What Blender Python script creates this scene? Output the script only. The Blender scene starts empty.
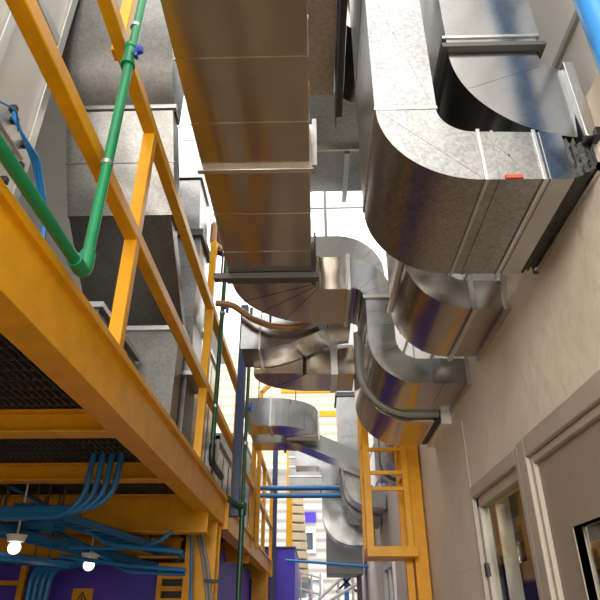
import bpy, bmesh, math, random
from mathutils import Vector, Matrix
random.seed(7)
SC = bpy.context.scene
COL = SC.collection
# ------------------------------------------------------------------ camera geometry
FPX = 582.0
PITCH = math.atan(323/FPX); CP, SP = math.cos(PITCH), math.sin(PITCH)
YAW = math.atan(17*CP/FPX)
EYE = Vector((0, 0, 1.6))
def ray(px, py):
    u = (px-300)/FPX; v = (300-py)/FPX
    x, y, z = u, CP-SP*v, SP+CP*v
    c, s = math.cos(YAW), math.sin(YAW)
    return Vector((x*c-y*s, x*s+y*c, z))
def at(px, py, X=None, Y=None, Z=None):
    d = ray(px, py)
    t = (X/d.x) if X is not None else (Y/d.y if Y is not None else (Z-EYE.z)/d.z)
    return EYE + d*t

# ------------------------------------------------------------------ materials
def newmat(name):
    m = bpy.data.materials.new(name); m.use_nodes = True
    return m, m.node_tree, m.node_tree.nodes['Principled BSDF']
def plain(name, col, rough=.5, metal=0., var=.08, scale=6., bump=0., bscale=60., spec=.5):
    m, t, b = newmat(name)
    tc = t.nodes.new('ShaderNodeTexCoord')
    n = t.nodes.new('ShaderNodeTexNoise'); n.inputs['Scale'].default_value = scale; n.inputs['Detail'].default_value = 5
    t.links.new(tc.outputs['Object'], n.inputs['Vector'])
    r = t.nodes.new('ShaderNodeValToRGB')
    r.color_ramp.elements[0].position = .3; r.color_ramp.elements[1].position = .7
    r.color_ramp.elements[0].color = (*[max(0, c*(1-var)) for c in col], 1)
    r.color_ramp.elements[1].color = (*[min(1, c*(1+var)) for c in col], 1)
    t.links.new(n.outputs['Fac'], r.inputs['Fac']); t.links.new(r.outputs['Color'], b.inputs['Base Color'])
    b.inputs['Roughness'].default_value = rough; b.inputs['Metallic'].default_value = metal
    b.inputs['Specular IOR Level'].default_value = spec
    if bump:
        n2 = t.nodes.new('ShaderNodeTexNoise'); n2.inputs['Scale'].default_value = bscale; n2.inputs['Detail'].default_value = 4
        t.links.new(tc.outputs['Object'], n2.inputs['Vector'])
        bp = t.nodes.new('ShaderNodeBump'); bp.inputs['Strength'].default_value = bump; bp.inputs['Distance'].default_value = .02
        t.links.new(n2.outputs['Fac'], bp.inputs['Height']); t.links.new(bp.outputs['Normal'], b.inputs['Normal'])
    return m
def galv(name, base=(.60, .60, .59), rough=(.22, .42), spangle=.16, sscale=55., warp=.25, wscale=3.5, stretch=(1, 1, 1), wdet=1):
    """zinc coated sheet: crystal spangle in colour and gloss, gently warped sheet"""
    m, t, b = newmat(name)
    N = t.nodes.new; L = t.links.new
    tc = N('ShaderNodeTexCoord')
    vo = N('ShaderNodeTexVoronoi'); vo.inputs['Scale'].default_value = sscale
    L(tc.outputs['Object'], vo.inputs['Vector'])
    sep = N('ShaderNodeSeparateColor'); L(vo.outputs['Color'], sep.inputs['Color'])
    no = N('ShaderNodeTexNoise'); no.inputs['Scale'].default_value = 2.2; no.inputs['Detail'].default_value = 6
    L(tc.outputs['Object'], no.inputs['Vector'])
    a = N('ShaderNodeMapRange'); a.inputs['To Min'].default_value = 1-spangle; a.inputs['To Max'].default_value = 1+spangle
    L(sep.outputs['Red'], a.inputs['Value'])
    a2 = N('ShaderNodeMapRange'); a2.inputs['From Min'].default_value = .3; a2.inputs['From Max'].default_value = .7
    a2.inputs['To Min'].default_value = .86; a2.inputs['To Max'].default_value = 1.1
    L(no.outputs['Fac'], a2.inputs['Value'])
    mu = N('ShaderNodeMath'); mu.operation = 'MULTIPLY'; L(a.outputs[0], mu.inputs[0]); L(a2.outputs[0], mu.inputs[1])
    vm = N('ShaderNodeVectorMath'); vm.operation = 'SCALE'; vm.inputs[0].default_value = base
    L(mu.outputs[0], vm.inputs['Scale']); L(vm.outputs['Vector'], b.inputs['Base Color'])
    r = N('ShaderNodeMapRange'); r.inputs['To Min'].default_value = rough[0]; r.inputs['To Max'].default_value = rough[1]
    L(sep.outputs['Green'], r.inputs['Value']); L(r.outputs[0], b.inputs['Roughness'])
    b.inputs['Metallic'].default_value = 1
    n2 = N('ShaderNodeTexNoise'); n2.inputs['Scale'].default_value = wscale; n2.inputs['Detail'].default_value = wdet
    mp = N('ShaderNodeMapping'); mp.inputs['Scale'].default_value = stretch; L(tc.outputs['Object'], mp.inputs['Vector']); L(mp.outputs['Vector'], n2.inputs['Vector'])
    bp = N('ShaderNodeBump'); bp.inputs['Strength'].default_value = warp; bp.inputs['Distance'].default_value = .06
    L(n2.outputs['Fac'], bp.inputs['Height']); L(bp.outputs['Normal'], b.inputs['Normal'])
    return m
M = {}
M['galv'] = galv('galvanised_spangled', (.37, .37, .365), (.30, .38), .17, 120, .22, 3.2)
M['galv_smooth'] = galv('galvanised_smooth', (.42, .425, .43), (.18, .22), .03, 80, .18, 3)
M['galv_old'] = galv('galvanised_worn', (.47, .42, .36), (.22, .24), .02, 90, .5, 2.6, (2.2, .4, 2.0), 0)
M['galv_brown'] = galv('galvanised_tarnished', (.44, .38, .32), (.32, .42), .14, 80, .2, 3)
M['galv_shaded'] = galv('galvanised_shaded', (.20, .195, .185), (.42, .52), .12, 75, .2, 3)  # dark base colour stands in for dim surroundings reflected in hood and throat
M['galv_trim'] = galv('galvanised_trim', (.62, .62, .61), (.3, .4), .05, 60, .05, 4)
M['galv_bright'] = galv('galvanised_bright', (.50, .50, .50), (.4, .5), .04, 80, .1, 3)
M['strut'] = plain('dull_strut_steel', (.09, .09, .085), .5, .3)
M['yellow'] = plain('yellow_paint', (.74, .355, .006), .38, 0, .10, 9, .05, 40, .35)
M['blue'] = plain('blue_paint', (.015, .16, .42), .35, 0, .12, 8)
M['blue_bright'] = plain('bright_blue_paint', (.02, .22, .60), .35, 0, .1, 8)
M['green'] = plain('green_pipe', (.008, .22, .085), .33, 0, .12, 12)
M['dark_green'] = plain('dark_green_pipe', (.01, .075, .035), .35, 0, .12, 12)
M['navy'] = plain('navy_paint', (.012, .03, .10), .4, 0, .15, 10)
M['valve_blue'] = plain('valve_handle_blue', (.02, .05, .38), .4)
M['black'] = plain('black_plastic', (.012, .012, .013), .45, 0, .1)
M['canvas'] = plain('black_canvas', (.018, .017, .016), .55, 0, .3, 30, .5, 30)
M['grating'] = plain('grating_steel', (.10, .095, .09), .5, .5)
M['dark'] = plain('dark_deck', (.02, .018, .015), .8)
M['plaster'] = plain('beige_plaster', (.76, .69, .60), .8, 0, .07, 3, .22, 16)
M['white_panel'] = plain('white_wall_panel', (.80, .79, .76), .6, 0, .04, 3)
M['ahu'] = plain('offwhite_panel', (.48, .465, .43), .4, 0, .05, 4)
M['alu'] = plain('aluminium_profile', (.52, .51, .48), .35, .8, .05)
M['frame'] = plain('painted_grey_frame', (.43, .39, .335), .42, 0, .04)
M['door'] = plain('grey_door_leaf', (.30, .26, .215), .55, 0, .03)
M['wood'] = plain('varnished_wood', (.50, .27, .07), .45, 0, .2, 12)
M['purple'] = plain('purple_panel', (.075, .04, .55), .5, 0, .1, 6)
M['floor'] = plain('brown_concrete', (.42, .32, .21), .6, 0, .25, 1.2)
M['copper'] = plain('copper_brown_hose', (.33, .14, .03), .38, 0, .2, 10)
M['white'] = plain('white_paint', (.85, .85, .83), .5, 0, .03)
M['cream'] = plain('cream_cladding', (.64, .56, .40), .55, 0, .05, 3)
M['grey_box'] = plain('slate_grey_sheet', (.17, .18, .185), .5, .3, .12, 2)
M['grey'] = plain('mid_grey', (.36, .36, .35), .5, 0, .08)
M['pvc'] = plain('grey_flexible_conduit', (.24, .24, .235), .5, 0, .1, 8)
M['redtag'] = plain('red_paper', (.45, .06, .03), .8)
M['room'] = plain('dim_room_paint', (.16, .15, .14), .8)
M['glasswin'] = plain('blue_grey_glass', (.10, .13, .17), .08, 0, .1)
def glassmat():
    m, t, b = newmat('window_glass')
    tr = t.nodes.new('ShaderNodeBsdfTransparent'); tr.inputs['Color'].default_value = (.93, .96, .95, 1)
    gl = t.nodes.new('ShaderNodeBsdfGlossy'); gl.inputs['Roughness'].default_value = .02
    lw = t.nodes.new('ShaderNodeLayerWeight'); pw = t.nodes.new('ShaderNodeMath'); pw.operation = 'POWER'; pw.inputs[1].default_value = 4
    t.links.new(lw.outputs['Facing'], pw.inputs[0])
    fr = t.nodes.new('ShaderNodeMath'); fr.operation = 'MULTIPLY_ADD'; fr.inputs[1].default_value = .5; fr.inputs[2].default_value = .02
    t.links.new(pw.outputs[0], fr.inputs[0])
    mx = t.nodes.new('ShaderNodeMixShader'); t.links.new(fr.outputs[0], mx.inputs['Fac'])
    t.links.new(tr.outputs[0], mx.inputs[1]); t.links.new(gl.outputs[0], mx.inputs[2])
    t.links.new(mx.outputs[0], t.nodes['Material Output'].inputs['Surface']); t.nodes.remove(b)
    return m
M['glass'] = glassmat()
def lampmat():
    m, t, b = newmat('white_lamp_glass')
    b.inputs['Base Color'].default_value = (.85, .84, .8, 1); b.inputs['Emission Color'].default_value = (1, .9, .75, 1); b.inputs['Emission Strength'].default_value = 2
    return m
M['lamp'] = lampmat()
def corrugated(name, col, axis, pitch):
    m, t, b = newmat(name)
    tc = t.nodes.new('ShaderNodeTexCoord'); w = t.nodes.new('ShaderNodeTexWave')
    w.bands_direction = axis; w.inputs['Scale'].default_value = .314/pitch; w.inputs['Distortion'].default_value = 0
    t.links.new(tc.outputs['Object'], w.inputs['Vector'])
    bp = t.nodes.new('ShaderNodeBump'); bp.inputs['Strength'].default_value = 1; bp.inputs['Distance'].default_value = .05
    t.links.new(w.outputs['Fac'], bp.inputs['Height']); t.links.new(bp.outputs['Normal'], b.inputs['Normal'])
    b.inputs['Base Color'].default_value = (*col, 1); b.inputs['Roughness'].default_value = .5
    return m
M['cream_clad'] = corrugated('cream_corrugated', (.62, .56, .44), 'Z', .3)
M['white_clad'] = corrugated('white_corrugated', (.60, .60, .60), 'Z', .25)

# ------------------------------------------------------------------ mesh helpers
def V(*a): return Vector(a)
def add_box(bm, x0, x1, y0, y1, z0, z1):
    vs = [bm.verts.new((x, y, z)) for z in (z0, z1) for y in (y0, y1) for x in (x0, x1)]
    for f in ((0, 2, 3, 1), (4, 5, 7, 6), (0, 1, 5, 4), (2, 6, 7, 3), (0, 4, 6, 2), (1, 3, 7, 5)):
        bm.faces.new([vs[i] for i in f])
def add_bar(bm, p, q, w, h, up=(0, 0, 1)):
    """rectangular bar from p to q, w across, h along up"""
    p, q = Vector(p), Vector(q); d = (q-p).normalized(); up = Vector(up)
    if abs(d.dot(up)) > .99: up = Vector((0, 1, 0))
    s = d.cross(up).normalized(); u = s.cross(d).normalized()
    vs = []
    for e in (p, q):
        for a, b in ((-1, -1), (1, -1), (1, 1), (-1, 1)):
            vs.append(bm.verts.new(e + s*(a*w/2) + u*(b*h/2)))
    for f in ((3, 2, 1, 0), (4, 5, 6, 7), (0, 1, 5, 4), (1, 2, 6, 5), (2, 3, 7, 6), (3, 0, 4, 7)):
        bm.faces.new([vs[i] for i in f])
def add_tube(bm, pts, r, n=12):
    pts = [Vector(p) for p in pts]
    d0 = (pts[1]-pts[0]).normalized()
    ref = Vector((0, 0, 1)) if abs(d0.z) < .9 else Vector((1, 0, 0))
    u = d0.cross(ref).normalized(); rings = []
    for i, p in enumerate(pts):
        a = (p-pts[i-1]).normalized() if i else d0
        b = (pts[i+1]-p).normalized() if i < len(pts)-1 else a
        d = (a+b).normalized(); u = (u - d*u.dot(d)).normalized(); v = d.cross(u)
        rr = r[i] if isinstance(r, (list, tuple)) else r
        k = 1/max(.6, math.sqrt((1+a.dot(b))/2))
        rings.append([bm.verts.new(p + (u*math.cos(t*math.tau/n) + v*math.sin(t*math.tau/n))*rr*(k if rr else 1)) for t in range(n)])
    for A, B in zip(rings, rings[1:]):
        for i in range(n): bm.faces.new((A[i], A[(i+1) % n], B[(i+1) % n], B[i]))
    bm.faces.new(rings[0][::-1]); bm.faces.new(rings[-1])
def arc_pts(pts, rad, n=6):
    """round the inner corners of a polyline"""
    pts = [Vector(p) for p in pts]; out = [pts[0]]
    for i in range(1, len(pts)-1):
        p = pts[i]; a = (pts[i-1]-p); b = (pts[i+1]-p); la, lb = a.length, b.length
        a.normalize(); b.normalize(); th = a.angle(b)
        if th > 3.1: out.append(p); continue
        t = min(rad/math.tan(th/2), la*.49, lb*.49); r = t*math.tan(th/2)
        c = p + (a+b).normalized()*(r/math.sin(th/2))
        s = p+a*t-c; e = p+b*t-c
        ax = s.cross(e); ang = s.angle(e)
        for k in range(n+1): out.append(c + Matrix.Rotation(ang*k/n, 3, ax) @ s)
    out.append(pts[-1]); return out
def add_prism(bm, prof, axis, a, b):
    """extrude a closed 2D profile along an axis: X->(Y,Z), Y->(X,Z), Z->(X,Y)"""
    def mk(p, t): return {'X': (t, p[0], p[1]), 'Y': (p[0], t, p[1]), 'Z': (p[0], p[1], t)}[axis]
    A = [bm.verts.new(mk(p, a)) for p in prof]; B = [bm.verts.new(mk(p, b)) for p in prof]
    n = len(prof)
    for i in range(n): bm.faces.new((A[i], A[(i+1) % n], B[(i+1) % n], B[i]))
    bm.faces.new(A[::-1]); bm.faces.new(B)
def obj(name, bm, mat, parent=None, bevel=0., smooth=35, label=None):
    bmesh.ops.recalc_face_normals(bm, faces=bm.faces)
    me = bpy.data.meshes.new(name)
    if parent is not None:
        o_ = parent
        loc = Vector((0, 0, 0))
        while o_ is not None: loc += o_.location; o_ = o_.parent
        bmesh.ops.translate(bm, vec=-loc, verts=bm.verts)
    bm.to_mesh(me); bm.free()
    me.materials.append(M[mat])
    me.shade_smooth(); me.set_sharp_from_angle(angle=math.radians(smooth))
    o = bpy.data.objects.new(name, me); COL.objects.link(o)
    if parent is not None: o.parent = parent
    if bevel:
        md = o.modifiers.new('bevel', 'BEVEL'); md.width = bevel; md.segments = 2; md.limit_method = 'ANGLE'
    if label: o['label'] = label
    return o
def tag(o, label, cat, group=None):
    o['label'] = label; o['category'] = cat
    if group: o['group'] = group
    return o
def thing(name, loc, label, cat, group=None):
    o = bpy.data.objects.new(name, None); COL.objects.link(o); o.location = loc; o.empty_display_size = .1
    return tag(o, label, cat, group)
def struct(name, bm, mat, parent=None, **k):
    o = obj(name, bm, mat, parent, **k)
    if parent is None: o['kind'] = 'structure'
    return o
def BM(): return bmesh.new()
def boxes(*bs):
    bm = BM()
    for b in bs: add_box(bm, *b)
    return bm
def bars(*bs):
    bm = BM()
    for b in bs: add_bar(bm, *b)
    return bm
def tubes(*ts):
    bm = BM()
    for t in ts: add_tube(bm, *t)
    return bm

# ------------------------------------------------------------------ rectangular ducts
def lift(plane, u, v, t):
    return {'XZ': (u, t, v), 'XY': (u, v, t), 'YZ': (t, u, v)}[plane]
class Duct:
    """a rectangular duct run in one plane; straights and elbows are separate part meshes, flanges too"""
    def __init__(self, root, plane, a, b, mat, trim='galv_trim'):
        self.root, self.plane, self.a, self.b, self.mat, self.trim = root, plane, a, b, mat, trim
    def strip(self, pts, nrm, ws, name, seams=(), ribs=(), mat=None, diag=()):
        bm = BM(); L, R = [], []
        for p, n, w in zip(pts, nrm, ws):
            q, s = (p[0]+n[0]*w/2, p[1]+n[1]*w/2), (p[0]-n[0]*w/2, p[1]-n[1]*w/2)
            L.append([bm.verts.new(lift(self.plane, *q, t)) for t in (self.a, self.b)])
            R.append([bm.verts.new(lift(self.plane, *s, t)) for t in (self.a, self.b)])
        for i in range(len(pts)-1):
            bm.faces.new((L[i][0], L[i][1], L[i+1][1], L[i+1][0]))
            bm.faces.new((R[i][0], R[i+1][0], R[i+1][1], R[i][1]))
            for k in (0, 1): bm.faces.new((L[i][k], L[i+1][k], R[i+1][k], R[i][k]))
        bm.faces.new((L[0][0], R[0][0], R[0][1], L[0][1])); bm.faces.new((L[-1][0], L[-1][1], R[-1][1], R[-1][0]))
        for f in seams:                       # standing seams across the sheet, fraction along the piece
            x = f*(len(pts)-1); i = min(int(x), len(pts)-2); k = x-i
            p = [pts[i][j]*(1-k)+pts[i+1][j]*k for j in (0, 1)]
            n = Vector([nrm[i][j]*(1-k)+nrm[i+1][j]*k for j in (0, 1)]).normalized()
            w = ws[i]*(1-k)+ws[i+1]*k
            self._frame(bm, p, n, w, .0028, .008)
        for (p, q) in diag:                   # cross-break creases pressed into the near face
            add_bar(bm, lift(self.plane, *p, self.a), lift(self.plane, *q, self.a), .006, .0016, lift(self.plane, 0, 0, 1))
        return obj(name, bm, mat or self.mat, self.root)
    def _frame(self, bm, p, n, w, h, t):
        tg = (n[1], -n[0]); vs = []
        for s, e in ((-1, -1), (1, -1), (1, 1), (-1, 1)):
            u = p[0]+n[0]*s*(w/2+h)+tg[0]*e*t/2; v = p[1]+n[1]*s*(w/2+h)+tg[1]*e*t/2
            vs += [bm.verts.new(lift(self.plane, u, v, self.a-h)), bm.verts.new(lift(self.plane, u, v, self.b+h))]
        A, B = vs[0::2], vs[1::2]
        for i in range(4): bm.faces.new((A[i], A[(i+1) % 4], B[(i+1) % 4], B[i]))
        bm.faces.new(A[::-1]); bm.faces.new(B)
    def flange(self, p, n, w, h=.018, t=.022, name='flange', mat=None):
        bm = BM(); self._frame(bm, p, n, w, h, t)
        return obj(name, bm, mat or self.trim, self.root, bevel=.002)
    def run(self, path, rads, ws, names, seam=.6, gores=3, flanges=(), n=20, elbow_mat=None):
        """path corners, radius per inner corner, width per straight; names per straight; flanges: corner indices with a flange pair"""
        P = [Vector(p) for p in path]; k = len(P)
        cur = P[0]
        for i in range(1, k):
            d = (P[i]-P[i-1]).normalized(); nr = Vector((-d.y, d.x))
            if i < k-1:
                d2 = (P[i+1]-P[i]).normalized(); th = d.angle(d2); r = rads[i-1]; tl = r*math.tan(th/2)
                end = P[i]-d*tl
            else: end = P[i]
            ln = (end-cur).length
            if ln > .004:
                ns = int(ln/seam) if seam else 0
                self.strip([cur, end], [nr, nr], [ws[i-1]]*2, names[i-1], [(j+1)/(ns+1) for j in range(ns)])
            if i < k-1:
                if i in flanges: self.flange(end, nr, ws[i-1])
                side = 1 if d.x*d2.y-d.y*d2.x > 0 else -1
                c = end + nr*side*r; pts, nrm, wl = [], [], []
                for j in range(n+1):
                    ang = th*j/n*side; ca, sa = math.cos(ang), math.sin(ang)
                    rv = -nr*side*r; rv = Vector((rv.x*ca-rv.y*sa, rv.x*sa+rv.y*ca))
                    n2 = Vector((nr.x*ca-nr.y*sa, nr.x*sa+nr.y*ca))
                    pts.append(c+rv); nrm.append(n2); wl.append(ws[i-1]+(ws[i]-ws[i-1])*j/n)
                self.strip(pts, nrm, wl, 'elbow', [(j+1)/(gores+1) for j in range(gores)], mat=elbow_mat)
                if i in flanges: self.flange(pts[-1], nrm[-1], ws[i])
                cur = pts[-1]
WX = .85                                                   # face of the right-hand wall

# ================================================================== SETTING
bm = boxes((-9, 4, -8, 22, -.1, 0)); struct('floor', bm, 'floor')
# right wall, with openings for the door and the window
DY0, DY1, WY0, WY1, OT = 1.12, 2.36, 2.46, 3.23, 2.185
wall = boxes((WX, 1.02, -1.6, DY0, 0, 3.02), (WX, 1.02, DY0, DY1, OT, 3.02), (WX, 1.02, DY1, WY0, 0, 3.02), (WX, 1.02, WY0, WY1, 0, .95),
             (WX, 1.02, WY0, WY1, OT, 3.02), (WX, 1.02, WY1, 6.9, 0, 3.02), (WX, 1.02, 6.9, 7.9, 0, 1.2), (WX, 1.02, 6.9, 7.9, 2.22, 3.02), (WX, 1.02, 7.9, 14, 0, 3.02))
# raised plaster panels with grooved joints
struct('wall_right', wall, 'plaster')
pj = boxes((WX-.002, WX+.001, 3.3, 4.15, 1.86, 2.62), (WX-.002, WX+.001, 3.3, 4.15, .4, 1.845))
struct('trim_1', pj, 'plaster')
struct('wall_upper', boxes((.90, 1.02, -1.6, 14, 3.02, 5.2)), 'white_panel')
sm = BM()
for z in (3.36, 3.95, 4.5): add_box(sm, .885, .901, -1.6, 14, z, z+.025)
for y in (-.4, .9, 2.2, 3.5, 4.8): add_box(sm, .89, .901, y, y+.03, 3.02, 5.2)
struct('trim_2', sm, 'grey')
struct('wall_back', boxes((-9, 4, -8.2, -8, 0, 4.5)), 'plaster')
struct('ceiling', boxes((-9, -1.55, -8, 9.5, 5.6, 5.7)), 'white_panel')
# room behind the window and the door
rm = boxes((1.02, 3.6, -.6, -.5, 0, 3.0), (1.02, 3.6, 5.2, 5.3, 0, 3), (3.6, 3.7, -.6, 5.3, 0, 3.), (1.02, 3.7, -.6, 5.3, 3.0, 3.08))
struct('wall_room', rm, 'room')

# window_1 : grey frame proud of the wall, inner sash, pane
w = boxes((WX-.022, WX+.10, WY0-.04, WY0, .9, 2.235), (WX-.022, WX+.10, WY1, WY1+.02, .9, 2.235), (WX-.022, WX+.10, WY0, WY1, 2.175, 2.235), (WX-.022, WX+.10, WY0, WY1, .9, .96))
win = struct('window_1', w, 'frame', bevel=.004)
s = boxes((WX+.0, WX+.05, WY1-.045, WY1, .96, 2.185), (WX+.0, WX+.05, WY0, WY0+.03, .96, 2.185), (WX+.0, WX+.05, WY0, WY1, 2.125, 2.185), (WX, WX+.05, WY0, WY1, .96, 1.0))
obj('window_sash', s, 'frame', win, bevel=.003)
obj('window_pane', boxes((WX+.022, WX+.030, WY0+.03, WY1-.045, 1., 2.125)), 'glass', win)
obj('window_catch', boxes((WX-.012, WX+.01, WY1-.05, WY1-.02, 1.80, 1.86)), 'black', win, bevel=.003)
# door_1 : frame, leaf, vision panel
d = boxes((WX-.03, WX+.10, DY1-.055, DY1+.03, 0, 2.24), (WX-.03, WX+.10, DY0-.06, DY0, 0, 2.24), (WX-.03, WX+.10, DY0, DY1-.055, 2.165, 2.24))
door = struct('door_1', d, 'frame', bevel=.005)
fr = boxes((WX-.015, WX+.04, DY1-.085, DY1-.055, 0, 2.165), (WX-.015, WX+.04, DY0, DY0+.03, 0, 2.165), (WX-.015, WX+.04, DY0+.03, DY1-.085, 2.135, 2.165))
obj('door_stop', fr, 'frame', door, bevel=.004)
vy0, vy1, vz0, vz1 = 1.62, 2.07, 1.15, 1.878
lf = boxes((WX+.002, WX+.042, DY0+.03, vy0, 0, 2.135), (WX+.002, WX+.042, vy1, DY1-.085, 0, 2.135), (WX+.002, WX+.042, vy0, vy1, 0, vz0), (WX+.002, WX+.042, vy0, vy1, vz1, 2.135))
obj('door_leaf', lf, 'door', door)
obj('vision_bead', boxes((WX-.002, WX+.03, vy0-.012, vy0, vz0-.012, vz1+.012), (WX-.002, WX+.03, vy1, vy1+.012, vz0-.012, vz1+.012), (WX-.002, WX+.03, vy0, vy1, vz1, vz1+.012), (WX-.002, WX+.03, vy0, vy1, vz0-.012, vz0)), 'door', door)
obj('vision_pane', boxes((WX+.034, WX+.040, vy0, vy1, vz0, vz1)), 'glass', door)
# window_2 far along the wall
w2 = struct('window_2', boxes((WX-.03, WX+.05, 6.9, 6.97, 1.2, 2.22), (WX-.03, WX+.05, 7.83, 7.9, 1.2, 2.22), (WX-.03, WX+.05, 6.97, 7.83, 2.15, 2.22), (WX-.03, WX+.05, 6.97, 7.83, 1.2, 1.27), (WX-.02, WX+.05, 7.36, 7.41, 1.27, 2.15)), 'white', bevel=.004)
obj('window_pane', boxes((WX+.01, WX+.016, 6.97, 7.83, 1.27, 2.15)), 'glasswin', w2)

# wooden shelving behind the glass
cab = thing('wooden_cabinet', (1.25, 2.85, 0), 'varnished wooden glazed cabinet behind the grey framed window', 'cabinet')
XW = 1.04
def wz(px, py): return at(px, py, X=XW).z
def wy(px, py): return at(px, py, X=XW).y
yl, yv = wy(492, 540), wy(520, 510)
obj('upright', boxes((XW, XW+.05, yl-.06, yl+.05, 0, 2.4)), 'wood', cab, bevel=.004)
obj('upright', boxes((XW, XW+.05, yv-.045, yv+.025, 1.78, 2.4)), 'wood', cab, bevel=.004)
zr = wz(512, 524); obj('rail', boxes((XW-.005, XW+.05, 2.2, yl, zr-.025, zr+.02)), 'wood', cab, bevel=.004)
zl = wz(515, 572); obj('rail', boxes((XW-.005, XW+.06, 2.2, yl, zl-.05, zl+.035)), 'wood', cab, bevel=.004)
obj('rail', boxes((XW, XW+.05, 2.2, yl, 2.34, 2.40)), 'wood', cab, bevel=.004)
obj('shelf', boxes((1.10, 1.31, 2.7, 3.6, zl+.03, zl+.05)), 'wood', cab)
ob = BM()
zc = zl+.051; cc = at(518, 552, X=1.18)
add_tube(ob, [(cc.x, cc.y, zc), (cc.x, cc.y, zc+.02), (cc.x, cc.y, zc+.022), (cc.x, cc.y, zc+.11), (cc.x, cc.y, zc+.115), (cc.x, cc.y, zc+.13)], [.065, .065, .042, .042, .05, .05], 20)
tag(obj('metal_canister', ob, 'galv_smooth'), 'shiny metal canister on the wooden shelf behind the window', 'canister')
sh = thing('wooden_bookshelf', (1.5, 3.2, 0), 'wooden shelf unit seen through the door vision panel', 'shelf')
for z in (1.5, 1.95, 2.2, 2.55): obj('shelf', boxes((1.36, 2.3, 3.55, 3.85, z, z+.035)), 'wood', sh)
for x in (1.36, 1.75, 2.3): obj('side_panel', boxes((x, x+.04, 3.53, 3.85, 0, 2.6)), 'wood', sh)
obj('back_panel', boxes((1.36, 2.34, 3.85, 3.87, 0, 2.6)), 'grey_box', sh)
obj('cabinet_back', boxes((1.32, 1.34, 3.2, 4.9, 0, 2.6)), 'grey_box', cab)

rmp = bpy.data.lights.new('room_fill', 'POINT'); rmp.energy = 45; rmp.shadow_soft_size = .2; rmp.color = (1, .93, .82)  # added unseen light to brighten the interior behind the glass
ro = bpy.data.objects.new('room_fill', rmp); COL.objects.link(ro); ro.location = (1.75, 1.7, 2.75)
# ================================================================== MEZZANINE (left)
DZ = 2.42
def edge_beam(y0, y1, label, xo=-.75, z0=2.30, z1=2.515):
    t = thing('edge_beam', (xo, y0, z0), label, 'beam')
    # channel: web, flanges turned inward, lip outward on top
    prof = [(xo, z0), (xo, z1-.03), (xo+.022, z1-.03), (xo+.022, z1), (xo-.13, z1), (xo-.13, z1-.02), (xo-.014, z1-.02), (xo-.014, z0+.014), (xo-.115, z0+.014), (xo-.115, z0)]
    bm = BM(); add_prism(bm, prof, 'Y', y0, y1); obj('channel', bm, 'yellow', t, bevel=.003)
    obj('end_plate', boxes((xo-.13, xo+.03, y1, y1+.02, z0-.03, z1+.005)), 'yellow', t, bevel=.002)
    return t
edge_beam(-4, 5.05, 'long yellow edge beam of the mezzanine, nearest at left')
edge_beam(5.12, 10.6, 'farther yellow edge beam beyond the navy post', -.76, 2.30, 2.5)
def cross_beam(y, z0, z1, label, x0=-4.0, x1=-.775, w=.1):
    bm = BM(); t = .012
    add_prism(bm, [(y, z0), (y+w, z0), (y+w, z0+t), (y+w/2+t/2, z0+t), (y+w/2+t/2, z1-t), (y+w, z1-t), (y+w, z1), (y, z1), (y, z1-t), (y+w/2-t/2, z1-t), (y+w/2-t/2, z0+t), (y, z0+t)], 'X', x0, x1)
    return tag(obj('cross_beam', bm, 'yellow', bevel=.002), label, 'beam')
cross_beam(2.43, 2.316, DZ, 'yellow cross beam under the grating, nearest of the cross beams')
cross_beam(3.40, 2.32, DZ, 'second yellow cross beam, behind the four bent blue conduits')
cross_beam(4.35, 2.16, DZ, 'deep yellow cross beam meeting the column head', w=.14)
cross_beam(4.95, 2.05, 2.2, 'low yellow cross beam above the purple wall', x1=-1.08)
cross_beam(9.9, 2.2, DZ, 'far yellow cross beam under the second bay')
cross_beam(7.2, 2.2, DZ, 'middle yellow cross beam of the second bay')
def column(y, label, x0=-1.0, x1=-.765, z1=2.3, w=.2):
    bm = BM(); t = .016
    add_prism(bm, [(x0, y), (x1, y), (x1, y+t), ((x0+x1)/2+t/2, y+t), ((x0+x1)/2+t/2, y+w-t), (x1, y+w-t), (x1, y+w), (x0, y+w), (x0, y+w-t), ((x0+x1)/2-t/2, y+w-t), ((x0+x1)/2-t/2, y+t), (x0, y+t)], 'Z', 0, z1)
    return tag(obj('steel_column', bm, 'yellow', bevel=.002), label, 'column')
column(4.80, 'thick yellow steel column under the end of the near edge beam')
column(9.95, 'farther yellow column at the end of the mezzanine', -1.0, -.76)
# grating and deck plate
g = BM()
for i in range(84): add_box(g, -3.6+i*.0325, -3.6+i*.0325+.005, .3, 10.4, DZ, DZ+.03)
for i in range(100): add_box(g, -3.6, -.88, .3+i*.1, .3+i*.1+.007, DZ+.004, DZ+.024)
o = obj('mezzanine_grating', g, 'grating', smooth=10); o['kind'] = 'structure'
o = obj('mezzanine_deck', boxes((-4.0, -.88, -4, 10.5, DZ+.035, DZ+.08)), 'dark'); o['kind'] = 'structure'

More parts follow.
